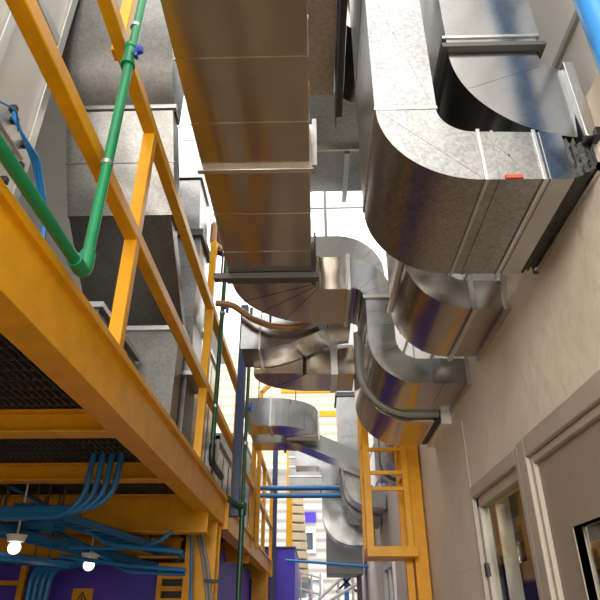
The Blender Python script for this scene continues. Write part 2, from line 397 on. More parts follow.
# guard rail along the edge: posts, mid rail, top rail
RX = -.765
rl = thing('guard_rail', (RX, 2, 2.515), 'yellow square tube guard rail along the near mezzanine edge', 'railing')
def railbar(name, a, b, w, h, root): return obj(name, bars((a, b, w, h)), 'yellow', root, bevel=.004)
railbar('top_rail', (RX, -4, 3.655), (RX, 10.6, 3.655), .055, .06, rl)
railbar('mid_rail', (RX, -4, 3.045), (RX, 10.6, 3.045), .055, .06, rl)
for y in (-3.2, -1.45, .25, 2.03, 3.80, 5.60, 7.35, 9.0, 10.55):
    railbar('post', (RX-.002, y, 2.51), (RX-.002, y, 3.64), .055, .05, rl)
    obj('base_plate', boxes((RX-.05, RX+.035, y-.05, y+.05, 2.512, 2.522)), 'yellow', rl)
railbar('upper_post', (RX-.03, 1.60, 3.66), (RX-.03, 1.60, 5.2), .05, .06, rl)
railbar('upper_post', (RX-.03, 3.90, 3.66), (RX-.03, 3.90, 4.3), .05, .06, rl)
# bolted tall yellow post further back beside the rail
tp = thing('bracket_post', (-.70, 7.6, 2.5), 'slim yellow post with bracket head under the far flat duct', 'post')
obj('post', bars(((-.713, 7.5, 2.38), (-.713, 7.5, 4.35), .05, .05)), 'yellow', tp, bevel=.003)
obj('bracket', bars(((-.713, 7.5, 4.33), (-.55, 7.5, 4.50), .05, .05)), 'yellow', tp, bevel=.003)

# green water pipe with blue valve, in front of the rail
gp = thing('green_pipe', (-.70, 1.5, 2.55), 'bright green water pipe with elbow crossing in front of the yellow rails', 'pipe')
a0, a1, a2 = (-.69, 1.5, 5.2), (-.70, 1.5, 2.535), (-.715, -.6, 2.56)
obj('riser', tubes(([a0, a1], .018, 16)), 'green', gp)
obj('run', tubes(([a1, a2], .018, 16)), 'green', gp)
el = BM(); add_tube(el, arc_pts([(-.70, 1.5, 2.61), a1, (-.701, 1.42, 2.536)], .03, 8), .024, 16); obj('elbow', el, 'green', gp)
for z in (2.975, 3.70): obj('clamp', tubes(([(-.70, 1.5, z-.008), (-.70, 1.5, z+.008)], .0215, 16)), 'alu', gp)
vb = tubes(([(-.70, 1.5, 3.47), (-.70, 1.5, 3.485), (-.70, 1.5, 3.49), (-.70, 1.5, 3.56), (-.70, 1.5, 3.565), (-.70, 1.5, 3.58)], [.028, .028, .023, .023, .028, .028], 16), ([(-.70, 1.5, 3.525), (-.665, 1.48, 3.525)], .014, 12))
vo = obj('valve', vb, 'green', gp)
obj('valve_handle', bars(((-.665, 1.48, 3.492), (-.665, 1.48, 3.558), .013, .022), ((-.672, 1.48, 3.525), (-.642, 1.47, 3.525), .02, .03)), 'valve_blue', vo, bevel=.003)

# dark green pipes and the navy post farther back
dp = thing('dark_green_pipe', (-.72, 4.0, 2.5), 'dark green pipe with black elbow leaning past the second rail post', 'pipe')
obj('riser', tubes(([(-.705, 3.98, 4.4), (-.705, 3.98, 2.66)], .017, 12)), 'dark_green', dp)
e2 = BM(); add_tube(e2, arc_pts([(-.705, 3.98, 2.68), (-.705, 3.98, 2.56), (-.705, 4.45, 2.56)], .05, 8), .024, 12); obj('elbow', e2, 'black', dp, label='black hose elbow')
for z in (2.95, 3.7): obj('clamp', tubes(([(-.705, 3.98, z-.01), (-.705, 3.98, z+.01)], .023, 12)), 'alu', dp)
obj('valve_handle', bars(((-.665, 3.97, 3.70), (-.665, 3.97, 3.80), .02, .03), ((-.70, 3.98, 3.75), (-.665, 3.97, 3.75), .02, .03)), 'valve_blue', dp, bevel=.004)
nv = thing('navy_post', (-.69, 5.2, 2.5), 'navy blue square steel post standing outside the yellow rails', 'post')
obj('post', bars(((-.69, 5.2, 2.40), (-.69, 5.2, 4.42), .075, .075)), 'navy', nv, bevel=.004)
obj('fixing_plate', boxes((-.76, -.65, 5.15, 5.25, 2.39, 2.42)), 'navy', nv)
np_ = thing('drain_pipe', (-.66, 5.25, 0), 'thin dark green drain pipe running down past the near edge beam end', 'pipe')
obj('riser', tubes(([(-.625, 5.2, 4.4), (-.625, 5.2, 2.45)], .016, 12)), 'dark_green', np_)
obj('drop', tubes(([(-.625, 5.2, 2.46), (-.625, 5.2, 0)], .022, 12)), 'dark_green', np_)
obj('coupling', tubes(([(-.625, 5.2, 2.40), (-.625, 5.2, 2.50)], .035, 12), ([(-.625, 5.2, 2.46), (-.72, 5.0, 2.50)], .026, 12)), 'dark_green', np_)
obj('clamp', tubes(([(-.625, 5.2, 3.0), (-.625, 5.2, 3.03)], .024, 12)), 'alu', np_)
obj('valve_handle', bars(((-.585, 5.18, 3.30), (-.585, 5.18, 3.38), .02, .04), ((-.625, 5.2, 3.34), (-.585, 5.18, 3.34), .02, .03)), 'valve_blue', np_, bevel=.004)
# grey flexible conduits on the column
fl = thing('grey_flexible_conduit', (-.80, 4.75, 2.2), 'pair of grey flexible conduits drooping beside the thick yellow column', 'conduit')
for k, dx in enumerate((0, .03)):
    obj('conduit', tubes((arc_pts([(-.93+dx, 4.77, 2.27), (-.85+dx, 4.76, 2.0), (-.80+dx, 4.76, 1.75), (-.80+dx, 4.76, 1.2)], .3, 5), .013, 10)), 'pvc', fl)
for z in (1.86, 1.70): obj('clip', boxes((-.83, -.73, 4.735, 4.80, z, z+.022)), 'black', fl)

# ------------------------------------------------------------------ under the mezzanine
pw = struct('wall_left', boxes((-4.0, -1.02, 5.35, 5.42, 0, 2.03)), 'purple')
struct('wall_left_far', boxes((-1.1, -1.03, 5.5, 10.3, 0, 2.3)), 'purple')
struct('wall_outer', boxes((-4.2, -4.0, -4, 10.5, 0, 5.6)), 'ahu')
struct('wall_back_left', boxes((-4.0, -1.05, 6.2, 6.3, 2.03, 2.42)), 'yellow')
sg = thing('warning_sign', at(81, 600, Y=5.3), 'small yellow warning sign with black triangle on the purple wall', 'sign')
c = at(81, 602, Y=5.33)
obj('sign_board', boxes((c.x-.085, c.x+.085, 5.335, 5.349, c.z-.12, c.z+.10)), 'yellow', sg)
tri = BM(); 
for k in range(3):
    a = (c.x+.055*math.cos(math.pi/2+k*math.tau/3), 5.333, c.z+.02+.055*math.sin(math.pi/2+k*math.tau/3)); b = (c.x+.055*math.cos(math.pi/2+(k+1)*math.tau/3), 5.333, c.z+.02+.055*math.sin(math.pi/2+(k+1)*math.tau/3))
    add_bar(tri, a, b, .009, .004, (0, 1, 0))
add_box(tri, c.x-.005, c.x+.005, 5.331, 5.335, c.z+.012, c.z+.05); add_box(tri, c.x-.005, c.x+.005, 5.331, 5.335, c.z, c.z+.008)
obj('triangle', tri, 'black', sg)
yf = thing('yellow_door_frame', (-2.2, 5.2, 0), 'thin yellow upright and rail in front of the purple wall', 'frame')
obj('upright', bars(((at(22, 575, Y=5.25).x, 5.25, 0), (at(26, 566, Y=5.25).x, 5.25, 2.05), .05, .05)), 'yellow', yf, bevel=.003)
q = at(5, 583, Y=5.25); obj('rail', bars(((q.x-.8, 5.25, q.z), (at(23, 583, Y=5.25).x, 5.25, q.z), .04, .035)), 'yellow', yf, bevel=.003)
# louvre
lv = thing('yellow_louvre', (-1.1, 4.95, 0), 'yellow louvred grille panel beside the thick column', 'louvre')
x0, x1 = at(157, 580, Y=5.05).x, at(190, 580, Y=5.05).x
obj('louvre_frame', boxes((x0, x0+.04, 5.05, 5.10, 0, 2.0), (x1, x1+.03, 5.05, 5.10, 0, 2.0), (x0, x1, 5.05, 5.10, 1.97, 2.02)), 'yellow', lv, bevel=.003)
for k in range(7): obj('slat', bars(((x0+.04, 5.07, 1.92-k*.085), (x1, 5.07, 1.92-k*.085), .04, .035)), 'yellow', lv)
obj('backing', boxes((x0, x1, 5.12, 5.14, 0, 2.0)), 'black', lv)

# blue conduits: bent ones dropping out of the grating, then trays
for k in range(4):
    p = at(93+k*9.3, 461, Y=3.24)
    zz = 2.10+.014*k
    pts = arc_pts([(p.x, p.y, DZ+.01), (p.x-.02, p.y, zz), (p.x-.5-.05*k, p.y+.05, zz), (-3.2, p.y+.2-.03*k, zz)], .2, 10)
    tag(obj('bent_conduit', tubes((pts, .017, 10)), 'blue'), ('blue conduit bending down from the grating, %s of the four' % ('leftmost', 'second from left', 'third from left', 'rightmost')[k]), 'conduit', 'bent blue conduits')
# ladder trays with conduits on them
def tray(p, q, label, w=.2, nrung=14):
    p, q = Vector(p), Vector(q); d = (q-p).normalized(); s = d.cross(V(0, 0, 1)).normalized()
    t = thing('cable_tray', p, label, 'cable tray')
    for k in (-1, 1): obj('side_rail', bars((p+s*k*w/2, q+s*k*w/2, .010, .03)), 'blue', t)
    for i in range(nrung):
        c = p.lerp(q, (i+.5)/nrung); obj('rung', bars((c-s*w/2, c+s*w/2, .02, .012)), 'blue', t)
    for k in range(4):
        off = s*(-.07+.047*k)+V(0, 0, .02)
        obj('conduit', tubes(([p+off, q+off], .013, 8)), 'blue', t)
    for f in (.2, .75):
        c = p.lerp(q, f); 
        for k in (-1, 1): obj('hanger_rod', tubes(([c+s*k*w/2, V((c+s*k*w/2).x, (c+s*k*w/2).y, DZ+.01)], .006, 6)), 'strut', t)
    return t
tray(at(-60, 518, Z=2.12), at(182, 574, Z=1.98), 'lower blue ladder tray of conduits slanting across above the purple wall', .16)
tray(at(25, 508, Z=2.16), at(186, 560, Z=2.06), 'blue cable tray ending beside the thick yellow column', .14)
tray(at(-40, 555, Z=1.95), at(62, 566, Z=1.96), 'lowest blue cable tray just above the purple wall top', .12, 8)
tray(at(-30, 530, Z=2.14), at(60, 527, Z=2.14), 'upper blue cable tray in front of the low yellow cross beam', .12, 8)
for k, (pl, lab) in enumerate((
    (((-20, 470), (40, 502), (110, 545), (183, 552)), 'thin blue conduit slanting down from upper left to the column'),
    (((70, 548), (140, 548), (160, 541), (173, 531)), 'blue conduit curving up at its right end under the deep beam'),
    (((60, 556), (130, 566), (172, 569), (186, 570)), 'thin blue conduit running level just above the warning sign'),
    (((30, 520), (85, 545), (128, 572), (185, 574)), 'blue conduit dipping to the right below the trays'))):
    Zs = (2.2, 2.12, 2.06, 2.06)
    pts = [at(px, py, Y=4.05+.08*k) for px, py in pl]
    tag(obj('thin_conduit', tubes((arc_pts(pts, .25, 6), .013, 8)), 'blue'), lab, 'conduit')
# blue frame conduit around louvre
fc = thing('looped_conduit', (-1.0, 4.7, 2.1), 'thin blue conduit looping along the deep cross beam and down by the column', 'conduit')
pa, pb, pc = at(100, 528, Y=4.6), at(192, 530, Y=4.6), at(190, 640, Y=4.6)
obj('conduit', tubes((arc_pts([pa-V(1.6, 0, 0), pa, pb, pc], .1, 8), .012, 10)), 'blue', fc)
obj('clip', boxes((at(162, 529, Y=4.6).x-.03, at(162, 529, Y=4.6).x+.03, 4.57, 4.63, at(162, 529, Y=4.6).z-.03, at(162, 529, Y=4.6).z+.05)), 'blue', fc)
for k in range(4):
    a = at(33+k*6.2, 570, Y=5.1)
    pts = arc_pts([(a.x-.02*k+.0, 5.1, 0), (a.x, 5.1, a.z+.01), (a.x+.5, 4.75, a.z+.03)], .12, 6)
    tag(obj('riser_conduit', tubes((pts, .022, 10)), 'blue_bright'), 'bright blue vertical conduit in front of the purple wall, %s of four' % ('leftmost', 'second from left', 'third from left', 'rightmost')[k], 'conduit', 'vertical blue conduits')
for k, (px, py, Z) in enumerate(((16, 540, 2.05), (90, 558, 2.0))):
    c = at(px, py, Z=Z)
    t = thing('lamp_bulb', c, ('white globe lamp hanging below the blue trays at far left' if k == 0 else 'white globe lamp hanging below the blue trays above the warning sign'), 'lamp')
    obj('socket', tubes(([c+V(0, 0, .35), c+V(0, 0, .03), c+V(0, 0, .03), c+V(0, 0, -.01)], [.006, .006, .045, .05], 14)), 'white', t)
    bm = BM(); bmesh.ops.create_uvsphere(bm, u_segments=16, v_segments=10, radius=.038, matrix=Matrix.Translation(c+V(0, 0, -.045))); obj('bulb', bm, 'lamp', t)

# ================================================================== EQUIPMENT ON THE DECK
AX = -1.42
ah = thing('air_handling_unit', (-2, 1.5, 2.5), 'white panelled air handling unit behind the railing at left', 'air handler')
obj('casing', boxes((-2.8, AX-.02, -3, 2.20, 2.7, 5.5)), 'ahu', ah)
fr = BM()
for z in (2.70, 3.60, 4.45, 5.43): add_box(fr, AX-.03, AX, -3, 2.20, z, z+.07)
for y in (-3, -2, -1, 0, .85, 1.72, 2.14): add_box(fr, AX-.03, AX+.001, y, y+.06, 2.7, 5.5)
obj('profile_frame', fr, 'alu', ah, bevel=.003)
obj('plinth', boxes((-2.8, AX-.05, -3, 2.20, 2.5, 2.7)), 'black', ah)
for (y, z) in ((1.93, 3.72), (1.96, 3.68), (2.08, 3.64), (2.1, 3.52), (2.02, 3.36), (1.85, 3.50), (2.0, 3.5), (1.78, 3.5)):
    obj('latch', boxes((AX-.01, AX+.025, y, y+.03, z, z+.035)), 'black', ah, bevel=.004)
cb = thing('blue_cable_bundle', (AX+.03, 2.1, 3.4), 'thin blue cables looping along the white air handler frame', 'cable')
for k in range(3):
    pts = arc_pts([(AX+.02, 1.93, 3.72-.02*k), (AX+.05, 1.98, 3.63), (AX+.05+.012*k, 2.15, 3.58+.012*k), (AX+.05+.01*k, 2.35, 3.42), (AX+.06, 2.44, 3.1), (AX+.06, 2.48, 2.52)], .08, 5)
    obj('cable', tubes((pts, .007, 8)), 'blue', cb)
obj('cable', tubes((arc_pts([(AX+.04, 1.98, 3.63), (AX+.07, 1.88, 3.66), (AX+.02, 1.74, 3.60)], .05, 5), .005, 8)), 'blue', cb)
for (y0, z0, lab) in ((2.45, 2.5, 'grey cabinet box on the deck below the plenum throat'),):
    t = thing('control_cabinet', (-1.3, y0, z0), lab, 'cabinet')
    obj('casing', boxes((-1.75, -1.10, 2.62, 3.3, 2.5, 3.02)), 'galv_shaded', t, bevel=.006); obj('lid', boxes((-1.77, -1.08, 2.60, 3.32, 3.02, 3.05)), 'alu', t)

# large plenum elbow between air handler and main duct
G = thing('plenum_hood', (-1.15, 2.6, 2.6), 'large shaded galvanised plenum with curved back, behind the crossing yellow rails', 'duct')
gx0, gx1 = -1.50, -.825; K_ = 1.14
def gk(pr): return [(y*K_, 1.6+(z-1.6)*K_) for y, z in pr]
prof = gk([(2.35, 5.0), (1.97, 5.0), (1.95, 4.7), (1.955, 4.55), (1.97, 4.4), (2.01, 4.25), (2.08, 4.11), (2.2, 4.0), (2.32, 4.0)])
bm = BM(); add_prism(bm, prof, 'X', gx0, gx1); obj('curved_hood', bm, 'galv_shaded', G)
(fy, fz), = gk([(2.2, 4.0)])
obj('flange', boxes((gx0-.015, gx1+.012, fy-.02, fy+.015, fz-.015, fz+.015)), 'galv_trim', G)
bm = BM(); add_prism(bm, gk([(2.2, 3.99), (2.47, 3.50), (2.62, 3.50), (2.34, 3.99)]), 'X', gx0+.01, gx1-.01)
(cy_, cz_), = gk([(2.335, 3.745)])
add_bar(bm, (gx0, cy_, cz_), (gx1, cy_, cz_), .006, .006); obj('sloped_panel', bm, 'galv', G)
bm = BM(); add_prism(bm, gk([(2.47, 3.495), (2.98, 3.10), (3.1, 3.10), (2.62, 3.495)]), 'X', gx0+.02, gx1-.03)
obj('throat', bm, 'galv_shaded', G)
(fy, fz), = gk([(2.98, 3.09)])
obj('flange', boxes((gx0, gx1-.02, fy-.02, fy+.2, fz-.03, fz)), 'galv_trim', G)
obj('lower_box', boxes((gx0+.1, gx1-.05, fy, fy+.18, 2.50, fz-.03)), 'galv_shaded', G)

# vertical duct behind
H = thing('vertical_duct', (-.9, 3.4, 2.6), 'galvanised vertical duct with square flange behind the second rail post', 'duct')
D = Duct(H, 'XZ', 3.65, 4.0, 'galv')
D.strip([(-1.0, 5.6), (-1.0, 4.80)], [(1, 0)]*2, [.19]*2, 'riser', (.5,))
D.flange((-1.0, 4.78), (1, 0), .19)
D.strip([(-1.0, 4.76), (-.97, 4.26)], [(1, 0)]*2, [.19, .20], 'riser')
D.flange((-.965, 4.22), (1, 0), .20, .03, .06, mat='strut')
D.strip([(-.96, 4.19), (-.98, 4.05), (-.99, 3.8), (-.99, 3.5), (-.96, 3.25), (-.93, 3.08)], [(1, 0)]*6, [.20, .26, .28, .28, .25, .2], 'offset', (.3, .6))
D.flange((-.93, 3.07), (1, 0), .2, .02, .03)
obj('stand', boxes((-1.08, -.86, 3.68, 3.98, 2.5, 3.055)), 'galv_shaded', H)
for k, (x0, x1, y0, y1, z1, m, lab, nm, cat) in enumerate((
    (-2.2, -1.0, 4.5, 5.6, 3.9, 'galv', 'tall galvanised equipment casing behind the navy post', 'equipment_casing', 'cabinet'),
    (-1.9, -.98, 5.8, 7.0, 3.25, 'galv_shaded', 'low grey equipment casing behind the far rails', 'equipment_casing', 'cabinet'),
    (-2.0, -.92, 7.2, 9.8, 3.7, 'galv', 'long galvanised casing at the far end of the deck', 'equipment_casing', 'cabinet'))):
    t = thing(nm, ((x0+x1)/2, y0, DZ+.08), lab, cat)
    obj('casing', boxes((x0, x1, y0, y1, DZ+.08, z1)), m, t, bevel=.006)
    for i in range(3):
        yy = y0+(y1-y0)*(i+.5)/3; obj('access_panel', boxes((x1, x1+.012, yy-.16, yy+.16, DZ+.2, z1-.1)), 'galv_smooth', t, bevel=.004)
    obj('corner_rail', boxes((x1-.02, x1+.018, y0-.01, y0+.03, DZ+.08, z1+.01), (x1-.02, x1+.018, y0-.01, y1, z1-.03, z1+.01)), 'alu', t)
ab = at(215, 240, Y=4.0)
hk = thing('elbow_pipe', ab, 'small black and copper hooked pipe left of the main duct', 'pipe')
obj('pipe', tubes((arc_pts([at(214, 222, Y=4.0)+V(0, .5, 0), at(214, 222, Y=4.0), at(213, 243, Y=4.0), at(226, 254, Y=4.0)], .06, 6), .028, 12)), 'copper', hk)
obj('end_hose', tubes(([at(213, 245, Y=3.98), at(216, 252, Y=3.98), at(230, 254, Y=3.98)], .026, 12)), 'black', hk)
ho = tubes((arc_pts([at(px, py, Y=3.54) for px, py in ((216, 303), (233, 305), (252, 319), (270, 326), (288, 328), (303, 325), (318, 318))], .15, 6), .022, 14))
tag(obj('copper_hose', ho, 'copper'), 'thick copper brown hose sagging under the main duct elbow', 'hose')

# ================================================================== DUCTS
# A : near galvanised duct, riser and elbow into wall
A = thing('wall_duct', (.3, 1.29, 2.7), 'near spangled galvanised duct curving down and into the wall', 'duct', None)
D = Duct(A, 'XZ', 1.29, 1.80, 'galv')
cx, cz = .49, 2.985
D.strip([(.2925, 5.2), (.2925, 2.985)], [(1, 0)]*2, [.19]*2, 'riser', (.35, .7), diag=(((.21, 3.62), (.37, 3.03)),))
D.flange((.2925, 2.988), (1, 0), .19, .003, .014, name='joint')
pts, nr, ws = [], [], []
for j in range(25):
    a = math.pi*(1+j/48); pts.append((cx+.1975*math.cos(a), cz+.1925*math.sin(a))); nr.append((math.cos(a), math.sin(a))); ws.append(.185-.0*j)
D.strip(pts, nr, ws, 'elbow', (), diag=(((.205, 2.985), (.49, 2.707)),))
D.flange((.497, 2.7925), (0, 1), .185, .006, .012, name='joint')
D.strip([(.49, 2.7925), (.66, 2.788)], [(0, 1)]*2, [.185, .18], 'outlet', (.28,), diag=(((.52, 2.705), (.63, 2.875)), ((.52, 2.87), (.63, 2.705))))
D.flange((.66, 2.788), (0, 1), .18, .006, .012, name='joint')
D.strip([(.66, 2.788), (.742, 2.784)], [(0, 1)]*2, [.18, .178], 'outlet', (.25,), mat='galv_smooth')
bm = BM()                                                   # black canvas sleeve to the wall
ring = []
for i in range(9):
    x = .741+i*.0135; up = .075*(i/8); e = -.004+.010*(i % 2)+.004*random.random()
    c4 = [(x, 1.295-e+up*.6, 2.702-e+up), (x, 1.795+e+up*.8, 2.700-e+up), (x, 1.795+e+up*.8, 2.85+e), (x, 1.295-e+up*.6, 2.855+e)]
    loop = []
    for k in range(4):
        for m_ in range(10):
            pnt = Vector(c4[k]).lerp(Vector(c4[(k+1) % 4]), m_/10); j_ = .005
            loop.append(bm.verts.new(pnt + (V(random.uniform(-j_, j_), random.uniform(-j_, j_), random.uniform(-j_, j_)) if 0 < i < 8 else V(0, 0, 0))))
    ring.append(loop)
for a_, b_ in zip(ring, ring[1:]):
    for k in range(40): bm.faces.new((a_[k], a_[(k+1) % 40], b_[(k+1) % 40], b_[k]))
obj('canvas_sleeve', bm, 'canvas', A, label='black canvas sleeve')
obj('wall_frame', boxes((.835, .852, 1.31, 1.90, 2.755, 2.775), (.835, .852, 1.31, 1.90, 2.845, 2.857), (.835, .852, 1.31, 1.325, 2.755, 2.857), (.835, .852, 1.885, 1.90, 2.755, 2.857)), 'galv_trim', A)
obj('paper_scrap', boxes((.55, .60, 1.284, 1.29, 2.700, 2.712)), 'redtag', A, label='red torn paper scrap')

# B : smooth bluish duct above A
B = thing('wall_duct', (.6, 1.31, 2.87), 'smooth bluish galvanised duct at upper right, with flared elbow into wall', 'duct')
D = Duct(B, 'XZ', 1.315, 1.78, 'galv_smooth')
D.strip([(.622, 5.2), (.622, 3.34)], [(1, 0)]*2, [.315]*2, 'riser', (.6,))
D.strip([(.614, 3.34), (.612, 3.262)], [(1, 0)]*2, [.30]*2, 'collar')
D.flange((.614, 3.345), (1, 0), .315, .006, .012, name='joint')
D.flange((.612, 3.285), (1, 0), .30, .022, .02, mat='strut')
pts, nr, ws = [], [], []
for j in range(25):
    a = math.pi*(1+j/48); Ro = .390; Ri = .10
    ox, oz = .853+Ro*math.cos(a), 3.265+Ro*math.sin(a)
    ix, iz = .853+Ri*math.cos(a), 3.265+Ri*math.sin(a)
    pts.append(((ox+ix)/2, (oz+iz)/2)); nr.append((math.cos(a), math.sin(a))); ws.append(Ro-Ri)
D.strip(pts[:-2], nr[:-2], ws[:-2], 'elbow', (), diag=(((.505, 3.10), (.758, 3.20)), ((.645, 2.945), (.80, 3.18))))
obj('wall_flange', boxes((.815, .848, 1.29, 1.80, 2.862, 3.185)), 'galv_trim', B, bevel=.003)
obj('seal', boxes((.835, .852, 1.27, 1.82, 2.845, 2.875)), 'black', B)

# C
Cc = thing('wall_duct', (.5, 2.24, 2.79), 'galvanised elbow duct tucked directly below and behind the near spangled duct', 'duct')
D = Duct(Cc, 'XZ', 2.24, 2.76, 'galv_old')
D.run([(.49, 5.2), (.49, 2.86), (.83, 2.86)], [.205], [.15, .14], ['riser', 'outlet'], .7, 2, (1,))
obj('wall_flange', boxes((.825, .852, 2.22, 2.78, 2.775, 2.945)), 'galv_trim', Cc)

# M : main duct, elbow, cross run, drop, wall elbow (D)
Mm = thing('main_duct', (-.24, 1, 3.34), 'broad main supply duct running overhead with brown reflecting underside', 'duct')
D = Duct(Mm, 'XY', 3.34, 3.565, 'galv_old')
for y0, y1 in ((-.9, .35), (.35, 1.07), (1.07, 1.94), (1.94, 2.88)):
    D.strip([(-.242, y0), (-.242, y1)], [(1, 0)]*2, [.468]*2, 'trunk', (.35, .7))
D.flange((-.242, 1.94), (1, 0), .468, .02, .025)
D.flange((-.242, .35), (1, 0), .468, .02, .025)
D.flange((-.242, 2.88), (1, 0), .468, .02, .035, mat='strut')
pts, nr, ws = [], [], []
for j in range(25):
    a = math.pi-(math.pi/2)*j/24; r = .315; pts.append((.075+r*math.cos(a), 2.92+r*math.sin(a))); nr.append((-math.cos(a), -math.sin(a))); ws.append(.462)
D.strip([(-.242, 2.89)]+pts, [(1, 0)]+nr, [.468]+ws, 'elbow', (.30, .5, .7))
D.strip([(.075, 3.235), (.215, 3.235)], [(0, 1)]*2, [.462]*2, 'cross_run', (.12, .55))
D2 = Duct(Mm, 'XZ', 3.004, 3.466, 'galv_smooth')
D2.run([(.212, 3.452), (.388, 3.452), (.388, 2.815), (.835, 2.812)], [.172, .2], [.222, .155, .145], ['stub', 'drop', 'outlet'], .13, 3, (1,))
obj('wall_flange', boxes((.83, .852, 2.99, 3.48, 2.725, 2.90)), 'galv_trim', Mm)
tz = thing('trapeze_hanger', (-.24, 2.86, 3.30), 'dark steel strut hanger under the main duct at its elbow', 'hanger')
obj('strut_channel', boxes((-.56, .035, 2.80, 2.845, 3.30, 3.338)), 'strut', tz, bevel=.003)
for x in (-.52, .015): obj('threaded_rod', tubes(([(x, 2.82, 3.29), (x, 2.82, 3.62 if x > 0 else 5.2)], .006, 8)), 'strut', tz)
hr = thing('hanger_rail', (0, 1.9, 3.3), 'short galvanised angle clip at right edge of the main duct joint', 'bracket')
obj('clip', boxes((.005, .025, 1.91, 1.955, 3.325, 3.60)), 'galv_trim', hr)

Z_ = thing('pale_duct', (.15, 3.6, 3.6), 'pale duct elbow against the bright sky gap above the cross run', 'duct')
D = Duct(Z_, 'XZ', 3.62, 3.95, 'galv_bright')
D.run([(-.3, 3.99), (.40, 3.99), (.40, 3.72)], [.2], [.34, .24], ['run', 'drop'], .3, 3)
# F : lower wall duct with grey rim
F = thing('wall_duct', (.5, 3.6, 2.7), 'brown reflecting duct elbow with grey tube rim, above the yellow ladder cage', 'duct')
D = Duct(F, 'XZ', 3.56, 4.12, 'galv_old')
D.run([(.40, 3.42), (.40, 2.79), (.745, 2.79)], [.22], [.20, .19], ['riser', 'outlet'], .4, 3)
bm = BM(); pp = [(.295, 3.53, 3.3)]
for j in range(13):
    a = math.pi*(1+j/24); pp.append((.62+.325*math.cos(a), 3.53, 3.05+.31*math.sin(a)))
pp.append((.77, 3.53, 2.74)); add_tube(bm, pp, .028, 12); obj('rim_tube', bm, 'pvc', F, label='grey flexible tube rim')
obj('canvas_sleeve', boxes((.745, .79, 3.57, 4.10, 2.70, 2.88)), 'canvas', F)
obj('wall_collar', boxes((.79, .852, 3.55, 4.12, 2.68, 2.89)), 'white_panel', F, bevel=.004)

# J1 S-shaped duct, J2 flat duct
J1 = thing('offset_duct', (-.4, 3.7, 3.3), 'shiny S-curved duct rising to the right below the main elbow', 'duct')
D = Duct(J1, 'XZ', 3.62, 3.95, 'galv_smooth')
pts, nr, ws = [], [], []
for j in range(31):
    f = j/30; x = -.38+.64*f; s_ = f*f*(3-2*f); z = 3.36+.17*s_; dz = .17*6*f*(1-f)/.64
    n = Vector((-dz, 1)).normalized(); pts.append((x, z)); nr.append(n); ws.append(.25-.03*f)
D.strip([(-.50, 3.36), (-.38, 3.36)], [(0, 1)]*2, [.25]*2, 'inlet', ())
D.flange((-.37, 3.36), (0, 1), .25, .010, .016)
D.strip(pts, nr, ws, 'offset', (.25, .5, .75))
J2 = thing('flat_duct', (-.1, 4.2, 3.2), 'wide flat duct with rounded left corner under the S-curved duct', 'duct')
D = Duct(J2, 'XY', 3.19, 3.42, 'galv_old')
pts, nr, ws = [], [], []
for j in range(17):
    a = math.pi-(math.pi/2)*j/16; r = .26; pts.append((.0+r*math.cos(a), 4.0+r*.62*math.sin(a))); nr.append((-math.cos(a), -math.sin(a))); ws.append(.36)
D.strip([(-.26, 3.96)]+pts, [(1, 0)]+nr, [.36]+ws, 'elbow', (.55,))
D.strip([(.0, 4.16), (.298, 4.16)], [(0, 1)]*2, [.36]*2, 'run', (.45,))
D.flange((.15, 4.16), (0, 1), .36, .01, .05)

# K, L, N : far ducts
K = thing('curved_duct', (-.4, 6.1, 3.4), 'flat galvanised duct curving away above the far yellow rails', 'duct')
D = Duct(K, 'XY', 3.425, 3.73, 'galv_smooth')
D.run([(-.73, 6.18), (-.13, 6.18), (-.13, 6.56)], [.34], [.34, .34], ['inlet', 'far_run'], .5, 3, (1,))
for x in (-.6, -.2): obj('threaded_rod', tubes(([(x, 6.0, 3.7), (x, 6.0, 5.4)], .006, 6)), 'strut', K)
L_ = thing('sloping_duct', (-.2, 7.2, 3.4), 'galvanised duct sloping down to the right beneath the curved flat duct', 'duct')
D = Duct(L_, 'XZ', 6.75, 7.1, 'galv_smooth')
D.strip([(-.73, 3.55), (-.37, 3.55)], [(0, 1)]*2, [.215]*2, 'inlet', (.5,))
D.flange((-.36, 3.55), (0, 1), .215, .025, .03, mat='strut')
D.strip([(-.35, 3.55), (-.2, 3.54), (.50, 3.24), (.62, 3.22)], [(0, 1)]*4, [.215, .215, .205, .2], 'slope', (.33, .66))
Nn = thing('wall_duct', (.4, 7.2, 2.8), 'tall galvanised riser dropping behind the yellow ladder cage', 'duct')
D = Duct(Nn, 'XZ', 7.2, 7.65, 'galv')
D.strip([(.43, 5.6), (.43, 4.22)], [(1, 0)]*2, [.28]*2, 'riser', (.5,))
D.flange((.43, 4.18), (1, 0), .28, .02, .04, mat='strut')
D.strip([(.43, 4.16), (.45, 3.3)], [(1, 0)]*2, [.28, .30], 'taper', (.6,))
D.run([(.45, 3.3), (.50, 2.92), (.84, 2.88)], [.2], [.24, .2], ['riser', 'outlet'], .5, 3)
T_ = thing('wall_duct', (.5, 7.6, 2.7), 'dark far riser sweeping into the wall beyond the ladder cage', 'duct')
D = Duct(T_, 'XZ', 7.8, 8.3, 'galv_shaded')
D.run([(.40, 3.7), (.52, 2.86), (.84, 2.8)], [.22], [.26, .22], ['riser', 'outlet'], .4, 3)
for k, (y, lab) in enumerate(((5.05, 'round galvanised duct stub on the wall behind the cage bars'), (5.6, 'second galvanised duct stub on the wall behind the cage bars'))):
    t = thing('wall_stub_duct', (.7, y, 2.7), lab, 'duct')
    D = Duct(t, 'XZ', y, y+.4, 'galv')
    D.run([(.68, 3.6), (.68, 2.82), (.84, 2.82)], [.1], [.14, .14], ['riser', 'outlet'], .5, 2)
O = thing('segmented_duct', (.3, 9.1, 2.6), 'light segmented duct elbow turning in front of the dark grey box', 'duct')
